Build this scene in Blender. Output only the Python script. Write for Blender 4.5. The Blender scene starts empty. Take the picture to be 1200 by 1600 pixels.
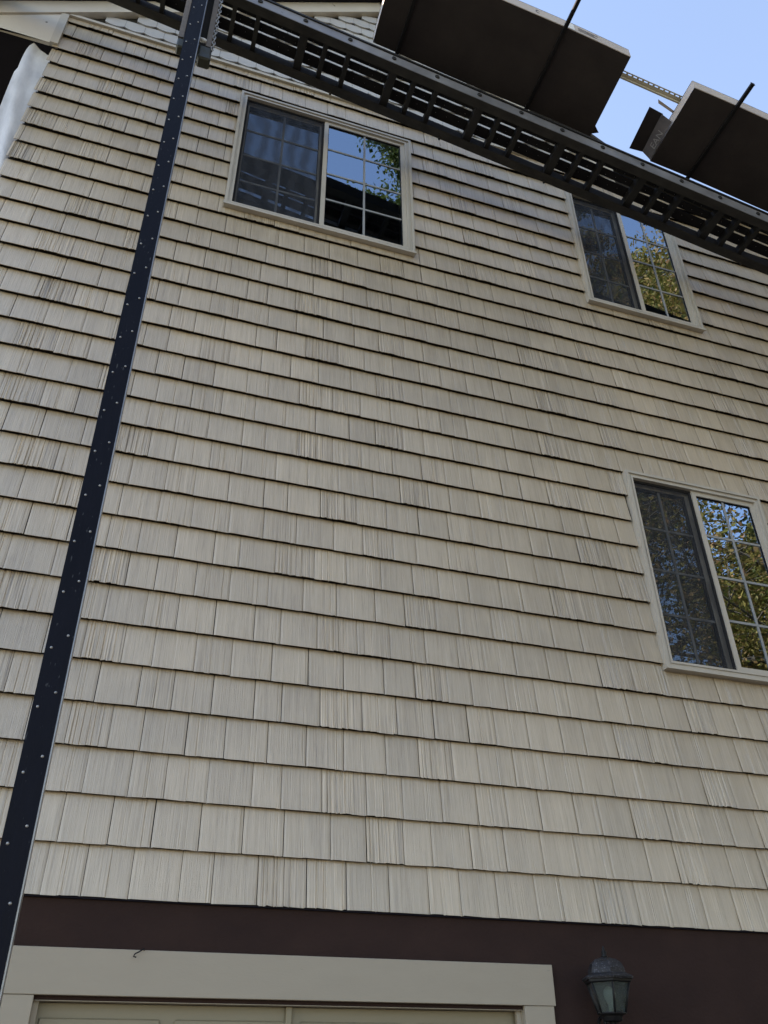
import bpy, math, random
import numpy as np
from mathutils import Matrix, Vector

random.seed(7)
rng = np.random.default_rng(7)
R = math.radians
SC = bpy.context.scene
COL = SC.collection
ZB = 2.45                      # height of the siding's lowest edge above the driveway

# ------------------------------------------------------------------ camera
cam_d = bpy.data.cameras.new('camera')
cam = bpy.data.objects.new('camera', cam_d)
COL.objects.link(cam)
cam_d.sensor_fit = 'VERTICAL'
cam_d.sensor_height = 36.0
cam_d.sensor_width = 27.0
cam_d.lens = 1327.5 / 1600 * 36.0
cam_d.clip_start = 0.05
cam_d.clip_end = 2000
cr = Vector((0.95053398, -0.3105255, -0.00768578))
cu = Vector((-0.17097799, -0.54370922, 0.82167318))
cf = Vector((0.25932931, 0.77971417, 0.56990711))
CAM = Vector((0, -4.35498, ZB - 0.76935))
cam.matrix_world = Matrix(((cr.x, cu.x, -cf.x, CAM.x), (cr.y, cu.y, -cf.y, CAM.y), (cr.z, cu.z, -cf.z, CAM.z), (0, 0, 0, 1)))
SC.camera = cam

# ------------------------------------------------------------------ sky, sun, exposure
SUN_EL, SUN_AZ = R(31), R(-62)          # sun stands behind the house, well to the left
world = bpy.data.worlds.new('World')
SC.world = world
world.use_nodes = True
wn, wl = world.node_tree.nodes, world.node_tree.links
bg = wn['Background']
sky = wn.new('ShaderNodeTexSky')
sky.sky_type = 'NISHITA'
sky.sun_disc = False
sky.sun_elevation = SUN_EL
sky.sun_rotation = SUN_AZ
sky.air_density = 1.0
sky.dust_density = 0.1
sky.ozone_density = 1.0
wl.new(sky.outputs[0], bg.inputs[0])
bg.inputs[1].default_value = 0.15
sd = bpy.data.lights.new('sun', 'SUN')
sd.energy = 5.0
sd.angle = R(0.53)
sd.color = (1.0, 0.93, 0.82)
sun = bpy.data.objects.new('sun', sd)
COL.objects.link(sun)
to_sun = Vector((math.sin(SUN_AZ) * math.cos(SUN_EL), math.cos(SUN_AZ) * math.cos(SUN_EL), math.sin(SUN_EL)))
sun.rotation_euler = to_sun.to_track_quat('Z', 'Y').to_euler()
sun.location = to_sun * 60
vs = SC.view_settings
vs.view_transform = 'Standard'
vs.look = 'None'
vs.gamma = 1.0
vs.use_curve_mapping = False
vs.exposure = 1.9
vs.use_white_balance = True
vs.white_balance_temperature = 7600
vs.white_balance_tint = 17

# ------------------------------------------------------------------ helpers
def tag(o, label=None, cat=None, group=None, kind=None):
    if label: o['label'] = label
    if cat: o['category'] = cat
    if group: o['group'] = group
    if kind: o['kind'] = kind
    return o

def empty(name, loc, label=None, cat=None, group=None, parent=None):
    o = bpy.data.objects.new(name, None)
    COL.objects.link(o)
    o.empty_display_size = 0.1
    o.location = loc
    if parent: o.parent = parent
    return tag(o, label, cat, group)

def link(name, me, parent=None, loc=None):
    """vertices of a part are given in world space; the parent's offset is taken away"""
    o = bpy.data.objects.new(name, me)
    COL.objects.link(o)
    if parent:
        o.parent = parent
        o.location = (Vector(loc) if loc else Vector()) - wpos(parent)
    elif loc:
        o.location = loc
    return o

def wpos(o):
    v = Vector(o.location)
    while o.parent:
        o = o.parent
        v += Vector(o.location)
    return v

class MB:
    def __init__(s): s.v, s.f, s.sm = [], [], []
    def add(s, vs_, fs_, smooth=False):
        n = len(s.v)
        s.v += [tuple(p) for p in vs_]
        s.f += [tuple(i + n for i in f) for f in fs_]
        s.sm += [smooth] * len(fs_)
        return s
    def box(s, x0, x1, y0, y1, z0, z1, fn=None, ch=0.0):
        """box; ch chamfers the vertical-and-horizontal long edges by pulling a ring in"""
        if ch <= 0:
            p = [(x0, y0, z0), (x1, y0, z0), (x1, y1, z0), (x0, y1, z0), (x0, y0, z1), (x1, y0, z1), (x1, y1, z1), (x0, y1, z1)]
            f = [(0, 3, 2, 1), (4, 5, 6, 7), (0, 1, 5, 4), (1, 2, 6, 5), (2, 3, 7, 6), (3, 0, 4, 7)]
        else:
            c = ch
            p, f = [], []
            for z, i in ((z0, c), (z0 + c, 0), (z1 - c, 0), (z1, c)):
                a, b, d, e = x0 + i, x1 - i, y0 + i, y1 - i
                k = c - i
                k = max(k, 0)
                p += [(a + k, d, z), (b - k, d, z), (b, d + k, z), (b, e - k, z), (b - k, e, z), (a + k, e, z), (a, e - k, z), (a, d + k, z)]
            f = [tuple(range(7, -1, -1)), tuple(range(24, 32))]
            for r in range(3):
                for j in range(8):
                    k = (j + 1) % 8
                    f.append((r * 8 + j, r * 8 + k, r * 8 + 8 + k, r * 8 + 8 + j))
        if fn: p = [fn(*q) for q in p]
        return s.add(p, f)
    def tube(s, pts, rads, n=8, cap=True, smooth=True):
        pts = [Vector(p) for p in pts]
        if not isinstance(rads, (list, tuple)): rads = [rads] * len(pts)
        vs_, fs_ = [], []
        up = None
        for i, p in enumerate(pts):
            d = (pts[min(i + 1, len(pts) - 1)] - pts[max(i - 1, 0)])
            d = d.normalized() if d.length > 1e-9 else Vector((0, 0, 1))
            if up is None:
                up = d.orthogonal().normalized()
            else:
                up = (up - d * up.dot(d))
                up = up.normalized() if up.length > 1e-6 else d.orthogonal().normalized()
            w = d.cross(up)
            for k in range(n):
                a = 2 * math.pi * k / n
                vs_.append(p + (up * math.cos(a) + w * math.sin(a)) * rads[i])
        for i in range(len(pts) - 1):
            for k in range(n):
                k2 = (k + 1) % n
                fs_.append((i * n + k, i * n + k2, (i + 1) * n + k2, (i + 1) * n + k))
        if cap:
            fs_.append(tuple(range(n - 1, -1, -1)))
            fs_.append(tuple(range((len(pts) - 1) * n, len(pts) * n)))
        return s.add(vs_, fs_, smooth)
    def lathe(s, c, prof, n=16, smooth=True, rot=0.0):
        c = Vector(c)
        vs_, fs_ = [], []
        for r, z in prof:
            for k in range(n):
                a = 2 * math.pi * k / n + rot
                vs_.append(c + Vector((r * math.cos(a), r * math.sin(a), z)))
        for i in range(len(prof) - 1):
            for k in range(n):
                k2 = (k + 1) % n
                fs_.append((i * n + k, i * n + k2, (i + 1) * n + k2, (i + 1) * n + k))
        fs_.append(tuple(range(n - 1, -1, -1)))
        fs_.append(tuple(range((len(prof) - 1) * n, len(prof) * n)))
        return s.add(vs_, fs_, smooth)
    def prism_y(s, poly, y0, y1):
        """polygon in x,z pushed from y0 (front) to y1; poly counter-clockwise seen from -y"""
        n = len(poly)
        vs_ = [(x, y0, z) for x, z in poly] + [(x, y1, z) for x, z in poly]
        fs_ = [tuple(range(n)), tuple(range(2 * n - 1, n - 1, -1))]
        for i in range(n):
            j = (i + 1) % n
            fs_.append((i, i + n, j + n, j))
        return s.add(vs_, fs_)
    def mesh(s, name, mat):
        me = bpy.data.meshes.new(name)
        me.from_pydata(s.v, [], s.f)
        if mat: me.materials.append(mat)
        me.polygons.foreach_set('use_smooth', s.sm)
        me.update()
        return me
    def build(s, name, mat, parent=None):
        return link(name, s.mesh(name, mat), parent)

# ------------------------------------------------------------------ materials
def new_mat(name):
    m = bpy.data.materials.new(name)
    m.use_nodes = True
    nt = m.node_tree
    b = nt.nodes['Principled BSDF']
    return m, nt, b

def N(nt, kind, **kw):
    n = nt.nodes.new(kind)
    for k, v in kw.items():
        if k.startswith('i_'):
            n.inputs[int(k[2:]) if k[2:].isdigit() else k[2:]].default_value = v
        else:
            setattr(n, k, v)
    return n

def ramp(nt, src, stops):
    r = nt.nodes.new('ShaderNodeValToRGB')
    el = r.color_ramp.elements
    while len(el) > 1: el.remove(el[-1])
    for i, (p, c) in enumerate(stops):
        e = el[0] if i == 0 else el.new(p)
        e.position = p
        e.color = (*c, 1) if len(c) == 3 else c
    nt.links.new(src, r.inputs[0])
    return r

def worn(name, c1, c2, scale=8, stretch=(1, 1, 1), rough=0.6, bump=0.15, metal=0.0, bscale=60, spec=0.5, speck=None):
    """paint or metal with large-scale unevenness, fine grain relief and optional specks"""
    m, nt, b = new_mat(name)
    L = nt.links
    g = N(nt, 'ShaderNodeNewGeometry')
    mp = N(nt, 'ShaderNodeMapping')
    mp.inputs['Scale'].default_value = stretch
    L.new(g.outputs['Position'], mp.inputs[0])
    n1 = N(nt, 'ShaderNodeTexNoise', i_Scale=scale, i_Detail=6.0, i_Roughness=0.62)
    n2 = N(nt, 'ShaderNodeTexNoise', i_Scale=bscale, i_Detail=4.0)
    L.new(mp.outputs[0], n1.inputs[0]); L.new(mp.outputs[0], n2.inputs[0])
    r = ramp(nt, n1.outputs[0], [(0.3, c1), (0.7, c2)])
    col = r.outputs[0]
    if speck:
        v = N(nt, 'ShaderNodeTexNoise', i_Scale=speck[0], i_Detail=2.0)
        L.new(mp.outputs[0], v.inputs[0])
        mr = ramp(nt, v.outputs[0], [(speck[1], (0, 0, 0)), (speck[1] + 0.04, (1, 1, 1))])
        mx = N(nt, 'ShaderNodeMix', data_type='RGBA')
        L.new(mr.outputs[0], mx.inputs[0]); L.new(col, mx.inputs[6])
        mx.inputs[7].default_value = (*speck[2], 1)
        col = mx.outputs[2]
    L.new(col, b.inputs['Base Color'])
    rr = ramp(nt, n1.outputs[0], [(0.3, (rough - 0.08,) * 3), (0.7, (min(1, rough + 0.1),) * 3)])
    L.new(rr.outputs[0], b.inputs['Roughness'])
    b.inputs['Metallic'].default_value = metal
    b.inputs['Specular IOR Level'].default_value = spec
    bp = N(nt, 'ShaderNodeBump', i_Strength=bump, i_Distance=0.004)
    L.new(n2.outputs[0], bp.inputs['Height'])
    L.new(bp.outputs[0], b.inputs['Normal'])
    return m

def shake_mat():
    """moulded vinyl shake: printed wood grain running down each shake, each piece its own tone"""
    m, nt, b = new_mat('moulded shake')
    L = nt.links
    g = N(nt, 'ShaderNodeNewGeometry')
    at = N(nt, 'ShaderNodeAttribute', attribute_name='shake')
    sx = N(nt, 'ShaderNodeSeparateColor')
    L.new(at.outputs['Color'], sx.inputs[0])              # r tone, g striation, b seed
    off = N(nt, 'ShaderNodeCombineXYZ')
    ml = N(nt, 'ShaderNodeMath', operation='MULTIPLY'); ml.inputs[1].default_value = 37.0
    L.new(sx.outputs[2], ml.inputs[0])
    L.new(ml.outputs[0], off.inputs[0]); L.new(ml.outputs[0], off.inputs[2])
    pos = N(nt, 'ShaderNodeVectorMath', operation='ADD')
    L.new(g.outputs['Position'], pos.inputs[0]); L.new(off.outputs[0], pos.inputs[1])
    def streak(sc, zs, detail, rough=0.6, dist=0.0):
        mp = N(nt, 'ShaderNodeMapping')
        mp.inputs['Scale'].default_value = (sc, 0.0, zs)
        L.new(pos.outputs[0], mp.inputs[0])
        n = N(nt, 'ShaderNodeTexNoise', i_Scale=1.0, i_Detail=detail, i_Roughness=rough, i_Distortion=dist)
        L.new(mp.outputs[0], n.inputs[0])
        return n.outputs[0]
    broad = streak(9, 1.6, 3)
    mid = streak(60, 2.0, 6, 0.7, 0.1)
    fine = streak(190, 4.0, 4, 0.75)
    hard = streak(110, 1.0, 3, 0.7)
    # tone from broad and mid bands
    c1 = ramp(nt, mid, [(0.29, (0.310, 0.246, 0.172)), (0.45, (0.435, 0.354, 0.252)), (0.58, (0.465, 0.382, 0.275)), (0.72, (0.56, 0.470, 0.350))])
    c2 = ramp(nt, broad, [(0.30, (0.90, 0.885, 0.87)), (0.5, (1.0, 0.995, 0.99)), (0.72, (1.05, 1.04, 1.03))])
    mx = N(nt, 'ShaderNodeMix', data_type='RGBA', blend_type='MULTIPLY'); mx.inputs[0].default_value = 1
    L.new(c1.outputs[0], mx.inputs[6]); L.new(c2.outputs[0], mx.inputs[7])
    # fine hairlines
    c3 = ramp(nt, fine, [(0.33, (0.66, 0.64, 0.61)), (0.45, (1, 1, 1)), (0.62, (1.02, 1.02, 1.02)), (0.78, (1.14, 1.14, 1.14))])
    mx2 = N(nt, 'ShaderNodeMix', data_type='RGBA', blend_type='MULTIPLY'); mx2.inputs[0].default_value = 0.75
    L.new(mx.outputs[2], mx2.inputs[6]); L.new(c3.outputs[0], mx2.inputs[7])
    # strongly grooved shakes
    c4 = ramp(nt, hard, [(0.36, (0.42, 0.40, 0.37)), (0.46, (0.90, 0.88, 0.86)), (0.55, (1.02, 1.02, 1.02)), (0.64, (1.4, 1.4, 1.4))])
    mx3 = N(nt, 'ShaderNodeMix', data_type='RGBA', blend_type='MULTIPLY')
    L.new(sx.outputs[1], mx3.inputs[0])
    L.new(mx2.outputs[2], mx3.inputs[6]); L.new(c4.outputs[0], mx3.inputs[7])
    # piece tone
    tn = ramp(nt, sx.outputs[0], [(0.0, (0.82, 0.815, 0.81)), (0.5, (0.97, 0.97, 0.97)), (1.0, (1.09, 1.09, 1.085))])
    mx4 = N(nt, 'ShaderNodeMix', data_type='RGBA', blend_type='MULTIPLY'); mx4.inputs[0].default_value = 1
    L.new(mx3.outputs[2], mx4.inputs[6]); L.new(tn.outputs[0], mx4.inputs[7])
    # large faded / chalky / pinkish patches of weathering over the whole wall
    big = N(nt, 'ShaderNodeTexNoise', i_Scale=0.55, i_Detail=5.0, i_Roughness=0.62)
    bm = N(nt, 'ShaderNodeMapping')
    bm.inputs['Location'].default_value = (1.7, 0.0, 4.3)
    bm.inputs['Rotation'].default_value = (0, R(24), 0)
    bm.inputs['Scale'].default_value = (0.75, 1.0, 1.25)
    L.new(g.outputs['Position'], bm.inputs[0]); L.new(bm.outputs[0], big.inputs[0])
    cb = ramp(nt, big.outputs[0], [(0.34, (0.82, 0.815, 0.81)), (0.47, (0.95, 0.948, 0.945)), (0.56, (1.0, 0.995, 0.99)), (0.68, (1.05, 1.035, 1.02))])
    mx5 = N(nt, 'ShaderNodeMix', data_type='RGBA', blend_type='MULTIPLY'); mx5.inputs[0].default_value = 1
    L.new(mx4.outputs[2], mx5.inputs[6]); L.new(cb.outputs[0], mx5.inputs[7])
    L.new(mx5.outputs[2], b.inputs['Base Color'])
    b.inputs['Roughness'].default_value = 0.34
    b.inputs['Specular IOR Level'].default_value = 1.0
    b.inputs['IOR'].default_value = 1.6
    # relief
    ad = N(nt, 'ShaderNodeMath', operation='MULTIPLY_ADD')
    hm = N(nt, 'ShaderNodeMath', operation='MULTIPLY'); hm.inputs[1].default_value = 2.2
    L.new(hard, hm.inputs[0])
    L.new(hm.outputs[0], ad.inputs[0]); L.new(sx.outputs[1], ad.inputs[1])
    md = N(nt, 'ShaderNodeMath', operation='MULTIPLY_ADD'); md.inputs[1].default_value = 0.45
    L.new(mid, md.inputs[0]); L.new(fine, md.inputs[2])
    L.new(md.outputs[0], ad.inputs[2])
    bp = N(nt, 'ShaderNodeBump', i_Strength=0.75, i_Distance=0.0048)
    L.new(ad.outputs[0], bp.inputs['Height'])
    L.new(bp.outputs[0], b.inputs['Normal'])
    return m

def glass_mat(ior):
    m, nt, b = new_mat('window glass')
    L = nt.links
    nt.nodes.remove(b)
    out = nt.nodes['Material Output']
    gl = N(nt, 'ShaderNodeBsdfGlossy'); gl.inputs['Roughness'].default_value = 0.0
    gl.inputs['Color'].default_value = (0.62, 0.81, 1.0, 1)
    tr = N(nt, 'ShaderNodeBsdfTransparent'); tr.inputs['Color'].default_value = (0.93, 0.95, 0.95, 1)
    fr = N(nt, 'ShaderNodeFresnel'); fr.inputs['IOR'].default_value = ior
    # slight waviness of insulated panes
    g = N(nt, 'ShaderNodeNewGeometry')
    n = N(nt, 'ShaderNodeTexNoise', i_Scale=2.2, i_Detail=1.0)
    L.new(g.outputs['Position'], n.inputs[0])
    bp = N(nt, 'ShaderNodeBump', i_Strength=0.06, i_Distance=0.02)
    L.new(n.outputs[0], bp.inputs['Height']); L.new(bp.outputs[0], gl.inputs['Normal'])
    mx = N(nt, 'ShaderNodeMixShader')
    L.new(fr.outputs[0], mx.inputs[0]); L.new(tr.outputs[0], mx.inputs[1]); L.new(gl.outputs[0], mx.inputs[2])
    L.new(mx.outputs[0], out.inputs['Surface'])
    return m

def screen_mat():
    """fine insect-screen mesh too small to build: part thread, part hole"""
    m, nt, b = new_mat('insect screen')
    L = nt.links
    out = nt.nodes['Material Output']
    b.inputs['Base Color'].default_value = (0.012, 0.013, 0.017, 1)
    b.inputs['Roughness'].default_value = 0.7
    tr = N(nt, 'ShaderNodeBsdfTransparent')
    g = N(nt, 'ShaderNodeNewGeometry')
    w = N(nt, 'ShaderNodeTexWave', i_Scale=2.2, i_Distortion=9.0, i_Detail=2.0)  # waves in the opacity imitate rippled sky reflection on the mesh
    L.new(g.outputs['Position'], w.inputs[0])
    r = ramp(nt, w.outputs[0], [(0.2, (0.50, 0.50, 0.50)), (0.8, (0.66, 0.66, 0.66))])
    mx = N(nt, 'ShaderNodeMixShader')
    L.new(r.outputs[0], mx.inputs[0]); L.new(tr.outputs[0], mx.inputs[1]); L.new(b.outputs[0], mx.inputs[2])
    L.new(mx.outputs[0], out.inputs['Surface'])
    return m

def leaf_mat(name, stops):
    m, nt, b = new_mat(name)
    L = nt.links
    at = N(nt, 'ShaderNodeAttribute', attribute_name='leaf')
    r = ramp(nt, at.outputs['Fac'], stops)
    L.new(r.outputs[0], b.inputs['Base Color'])
    b.inputs['Roughness'].default_value = 0.5
    b.inputs['Specular IOR Level'].default_value = 0.3
    tl = N(nt, 'ShaderNodeBsdfTranslucent')
    L.new(r.outputs[0], tl.inputs[0])
    mx = N(nt, 'ShaderNodeMixShader'); mx.inputs[0].default_value = 0.35
    L.new(b.outputs[0], mx.inputs[1]); L.new(tl.outputs[0], mx.inputs[2])
    L.new(mx.outputs[0], nt.nodes['Material Output'].inputs['Surface'])
    return m

M = {}
M['shake'] = shake_mat()
M['glass'] = glass_mat(5.0)
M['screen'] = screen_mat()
M['trim'] = worn('clay vinyl trim', (0.40, 0.36, 0.305), (0.46, 0.42, 0.36), 5, (1, 1, 1), 0.5, 0.08)
M['sash'] = worn('clay window frame', (0.37, 0.335, 0.285), (0.43, 0.39, 0.335), 4, (1, 1, 1), 0.42, 0.04)
M['header'] = worn('beige painted board', (0.288, 0.250, 0.196), (0.318, 0.278, 0.220), 3, (1, 1, 3), 0.6, 0.12, speck=(22, 0.74, (0.24, 0.22, 0.18)))
M['rake'] = worn('beige rake board', (0.50, 0.455, 0.40), (0.57, 0.525, 0.465), 3, (1, 1, 1), 0.6, 0.1, speck=(9, 0.72, (0.12, 0.105, 0.09)))
M['door'] = worn('garage door paint', (0.20, 0.175, 0.115), (0.235, 0.205, 0.14), 4, (1, 1, 1), 0.5, 0.1)
M['brown'] = worn('dark brown stucco paint', (0.026, 0.0150, 0.0135), (0.038, 0.0225, 0.0195), 2.2, (1, 1, 1.4), 0.85, 0.8, bscale=45, spec=0.12, speck=(55, 0.80, (0.10, 0.09, 0.085)))
M['soffit'] = worn('dark painted soffit', (0.012, 0.011, 0.018), (0.017, 0.016, 0.023), 3, (1, 1, 1), 0.8, 0.1, spec=0.1)
M['scallop'] = worn('grey scalloped shingle', (0.375, 0.365, 0.36), (0.44, 0.43, 0.425), 6, (1, 1, 1), 0.6, 0.15)
M['backing'] = worn('siding backing', (0.20, 0.185, 0.155), (0.25, 0.23, 0.20), 8, (1, 1, 1), 0.7, 0.1)
M['darkback'] = worn('dark gap backing', (0.028, 0.025, 0.022), (0.042, 0.037, 0.032), 8, (1, 1, 1), 0.95, 0.1, spec=0.1)  # near-black tone put in as the shade under butts and in joints
M['wrap'] = worn('white house wrap', (0.50, 0.50, 0.53), (0.70, 0.70, 0.73), 5, (2, 2, 0.8), 0.4, 0.4, bscale=9)
M['roof'] = worn('asphalt roofing', (0.035, 0.032, 0.03), (0.06, 0.055, 0.05), 9, (1, 1, 1), 0.9, 0.6, bscale=90)
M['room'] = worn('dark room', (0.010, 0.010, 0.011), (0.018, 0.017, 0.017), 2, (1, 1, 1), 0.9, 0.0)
M['grille'] = worn('grille bar', (0.22, 0.225, 0.225), (0.27, 0.275, 0.275), 5, (1, 1, 1), 0.5, 0.0)
M['rubber'] = worn('black rubber facing', (0.0035, 0.0042, 0.008), (0.007, 0.008, 0.014), 3.2, (3, 3, 0.7), 0.5, 0.25, bscale=30, spec=0.07, speck=(34, 0.69, (0.05, 0.054, 0.062)))
M['alu'] = worn('weathered aluminium', (0.20, 0.20, 0.205), (0.34, 0.34, 0.345), 6, (1, 1, 1), 0.42, 0.15, metal=0.85)
M['rivet'] = worn('rivet head', (0.62, 0.62, 0.63), (0.74, 0.74, 0.75), 30, (1, 1, 1), 0.35, 0.0, metal=0.6)
M['stage'] = worn('stage aluminium', (0.14, 0.14, 0.155), (0.24, 0.24, 0.26), 4, (1, 1, 1), 0.5, 0.2, metal=0.2, speck=(14, 0.70, (0.10, 0.10, 0.10)))
M['darkrail'] = worn('dark rail', (0.020, 0.0195, 0.021), (0.040, 0.038, 0.038), 6, (1, 2, 2), 0.75, 0.25, spec=0.15)  # darker rail tone for the inner rail and the flanges
M['deck'] = worn('black deck board', (0.012, 0.012, 0.014), (0.022, 0.021, 0.022), 5, (1, 4, 4), 0.85, 0.3, spec=0.15)
M['rung'] = worn('dark steel rung', (0.011, 0.011, 0.013), (0.021, 0.020, 0.021), 9, (1, 1, 1), 0.6, 0.2, spec=0.3)
M['jack'] = worn('rusty jack steel', (0.075, 0.063, 0.058), (0.14, 0.115, 0.10), 10, (1, 1, 1), 0.7, 0.3)
M['jackgreen'] = worn('dark green jack paint', (0.010, 0.012, 0.007), (0.02, 0.021, 0.012), 14, (1, 1, 1), 0.55, 0.3)
M['chain'] = worn('galvanised chain', (0.26, 0.26, 0.26), (0.36, 0.36, 0.36), 20, (1, 1, 1), 0.4, 0.1, metal=0.6)
M['bar'] = worn('black steel bar', (0.006, 0.006, 0.008), (0.012, 0.011, 0.013), 8, (1, 1, 1), 0.6, 0.2, spec=0.15)
M['card'] = worn('corrugated cardboard', (0.036, 0.031, 0.033), (0.050, 0.043, 0.044), 3.5, (1, 1, 1), 0.95, 0.15, spec=0.1)  # board tone darkened to carry the shade under the boxes
M['cardface'] = worn('white printed cardboard', (0.44, 0.385, 0.36), (0.52, 0.46, 0.43), 4, (1, 1, 1), 0.8, 0.1)
M['cardprint'] = worn('dark printed cardboard', (0.075, 0.07, 0.078), (0.12, 0.11, 0.12), 9, (1, 1, 1), 0.85, 0.1, spec=0.2)
M['fadeprint'] = worn('faded print', (0.17, 0.165, 0.18), (0.26, 0.25, 0.265), 22, (1, 1, 1), 0.85, 0.0)
M['ink'] = worn('box ink', (0.09, 0.085, 0.10), (0.15, 0.14, 0.155), 30, (1, 1, 1), 0.8, 0.0)
M['paper'] = worn('white paper label', (0.66, 0.66, 0.68), (0.74, 0.74, 0.76), 6, (1, 1, 1), 0.7, 0.05)
M['vinyl'] = worn('beige vinyl channel', (0.46, 0.42, 0.33), (0.52, 0.48, 0.39), 6, (1, 1, 1), 0.45, 0.05)
M['lamp'] = worn('black lantern metal', (0.014, 0.014, 0.016), (0.03, 0.029, 0.031), 16, (1, 1, 1), 0.45, 0.3, metal=0.2, spec=0.2, speck=(150, 0.60, (0.11, 0.11, 0.125)))
M['lampbar'] = worn('black lantern bars', (0.007, 0.007, 0.008), (0.012, 0.012, 0.013), 16, (1, 1, 1), 0.5, 0.1, spec=0.2)
m, nt, b = new_mat('seeded lantern glass')
b.inputs['Base Color'].default_value = (0.36, 0.42, 0.40, 1)
b.inputs['Roughness'].default_value = 0.18
b.inputs['Transmission Weight'].default_value = 0.92
b.inputs['IOR'].default_value = 1.2
g_ = N(nt, 'ShaderNodeNewGeometry')
n_ = N(nt, 'ShaderNodeTexVoronoi', i_Scale=75.0)
nt.links.new(g_.outputs['Position'], n_.inputs[0])
bp_ = N(nt, 'ShaderNodeBump', i_Strength=0.25, i_Distance=0.004)
nt.links.new(n_.outputs[0], bp_.inputs['Height']); nt.links.new(bp_.outputs[0], b.inputs['Normal'])
M['lampglass'] = m
M['bulb'] = worn('frosted bulb', (0.62, 0.64, 0.62), (0.7, 0.72, 0.7), 8, (1, 1, 1), 0.3, 0.0)
M['asphalt'] = worn('driveway asphalt', (0.042, 0.041, 0.042), (0.066, 0.064, 0.062), 3, (1, 1, 1), 0.9, 0.8, bscale=140)
M['lawn'] = worn('lawn', (0.025, 0.04, 0.014), (0.05, 0.065, 0.022), 5, (1, 1, 1), 0.9, 1.0, bscale=60)
M['bark'] = worn('bark', (0.055, 0.042, 0.032), (0.12, 0.10, 0.08), 9, (3, 3, 0.6), 0.9, 1.0, bscale=24)
M['leaf_gold'] = leaf_mat('maple leaves', [(0.0, (0.04, 0.058, 0.014)), (0.3, (0.11, 0.11, 0.024)), (0.55, (0.23, 0.18, 0.05)), (0.85, (0.32, 0.19, 0.09)), (1.0, (0.34, 0.17, 0.11))])
M['leaf_green'] = leaf_mat('green leaves', [(0.0, (0.025, 0.048, 0.012)), (0.7, (0.065, 0.09, 0.02)), (1.0, (0.13, 0.13, 0.035))])

# ------------------------------------------------------------------ ground
def sheet(name, x0, x1, y0, y1, z, mat):
    o = MB().add([(x0, y0, z), (x1, y0, z), (x1, y1, z), (x0, y1, z)], [(0, 1, 2, 3)]).build(name, mat)
    return tag(o, kind='structure')
sheet('ground', -300, 300, -300, 300, 0.0, M['lawn'])
sheet('driveway', -12, 14.0, -18, 0.02, 0.004, M['asphalt'])

# ------------------------------------------------------------------ the house
XL, XR = -1.49, 6.9            # siding's left end and the wall's right end
DEPTH = 9.0
PK = (1.45, 9.12)              # gable peak at the lower edge of the rake board (x, z over siding base)
SL, SRt = 0.668, 0.73
ZJ = 7.178                     # siding meets the gable shingles
house = empty('house', (2.0, 0.0, 0.0), 'house wall of greige moulded shakes over a dark brown garage front', 'house')

def rake_l(x): return PK[1] + (x - PK[0]) * SL
XK = 4.05                      # right rake flattens into the main eave
def rake_r(x):
    return PK[1] - (min(x, XK) - PK[0]) * SRt - max(0, x - XK) * 0.16
def rake(x): return rake_l(x) if x < PK[0] else rake_r(x)

WIN = [(0.122, 1.740, 5.110, 6.775), (3.396, 4.606, 5.110, 6.770), (3.390, 4.616, 1.557, 3.197)]
DOOR = (-0.137, 2.158)

# structural wall behind the siding, with real window and door openings
def wall_grid():
    mb = MB()
    y0, y1 = 0.034, 0.20
    xs = sorted({XL + 0.03, XR, PK[0], XK} | {w[0] + 0.03 for w in WIN} | {w[1] - 0.03 for w in WIN})
    for a, b_ in zip(xs[:-1], xs[1:]):
        mid = (a + b_) / 2
        cuts = [(w[2] + 0.03, w[3] - 0.03) for w in WIN if w[0] < mid < w[1]]
        z = -0.006
        for c0, c1 in sorted(cuts):
            mb.box(a, b_, y0, y1, ZB + z, ZB + c0)
            z = c1
        mb.prism_y([(a, ZB + z), (b_, ZB + z), (b_, ZB + rake(b_) + 0.1), (a, ZB + rake(a) + 0.1)], y0, y1)
    return mb
wall_grid().build('wall', M['darkback'], house)
mb = MB()                       # side and rear walls
mb.box(XL + 0.03, XL + 0.2, 0.2, DEPTH, 0, ZB + 7.0)
mb.box(XR - 0.2, XR, 0.2, DEPTH, 0, ZB + 6.6)
mb.box(XL + 0.2, XR - 0.2, DEPTH - 0.2, DEPTH, 0, ZB + 6.5)
mb.prism_y([(XL + 0.2, ZB + 6.5), (XR - 0.2, ZB + 6.5), (XK, ZB + rake(XK)), (PK[0], ZB + PK[1]), (XL + 0.2, ZB + rake(XL + 0.2))], DEPTH - 0.2, DEPTH)
mb.build('side_wall', M['brown'], house)

# brown garage front: three pieces round the door opening
mb = MB()
DT = ZB - 0.405
mb.box(XL + 0.03, DOOR[0] - 0.01, 0.026, 0.2, 0, DT)
mb.box(DOOR[1] + 0.01, XR, 0.026, 0.2, 0, DT)
mb.box(XL + 0.03, XR, 0.026, 0.2, DT, ZB - 0.0065)
mb.build('garage_front', M['brown'], house)

# --- shakes
E_ = 0.2286
PER = 1.860
PA = [.226, .152, .216, .243, .204, .225, .212, .173, .209]
PB = [.158, .223, .199, .225, .211, .207, .242, .192, .203]
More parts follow.
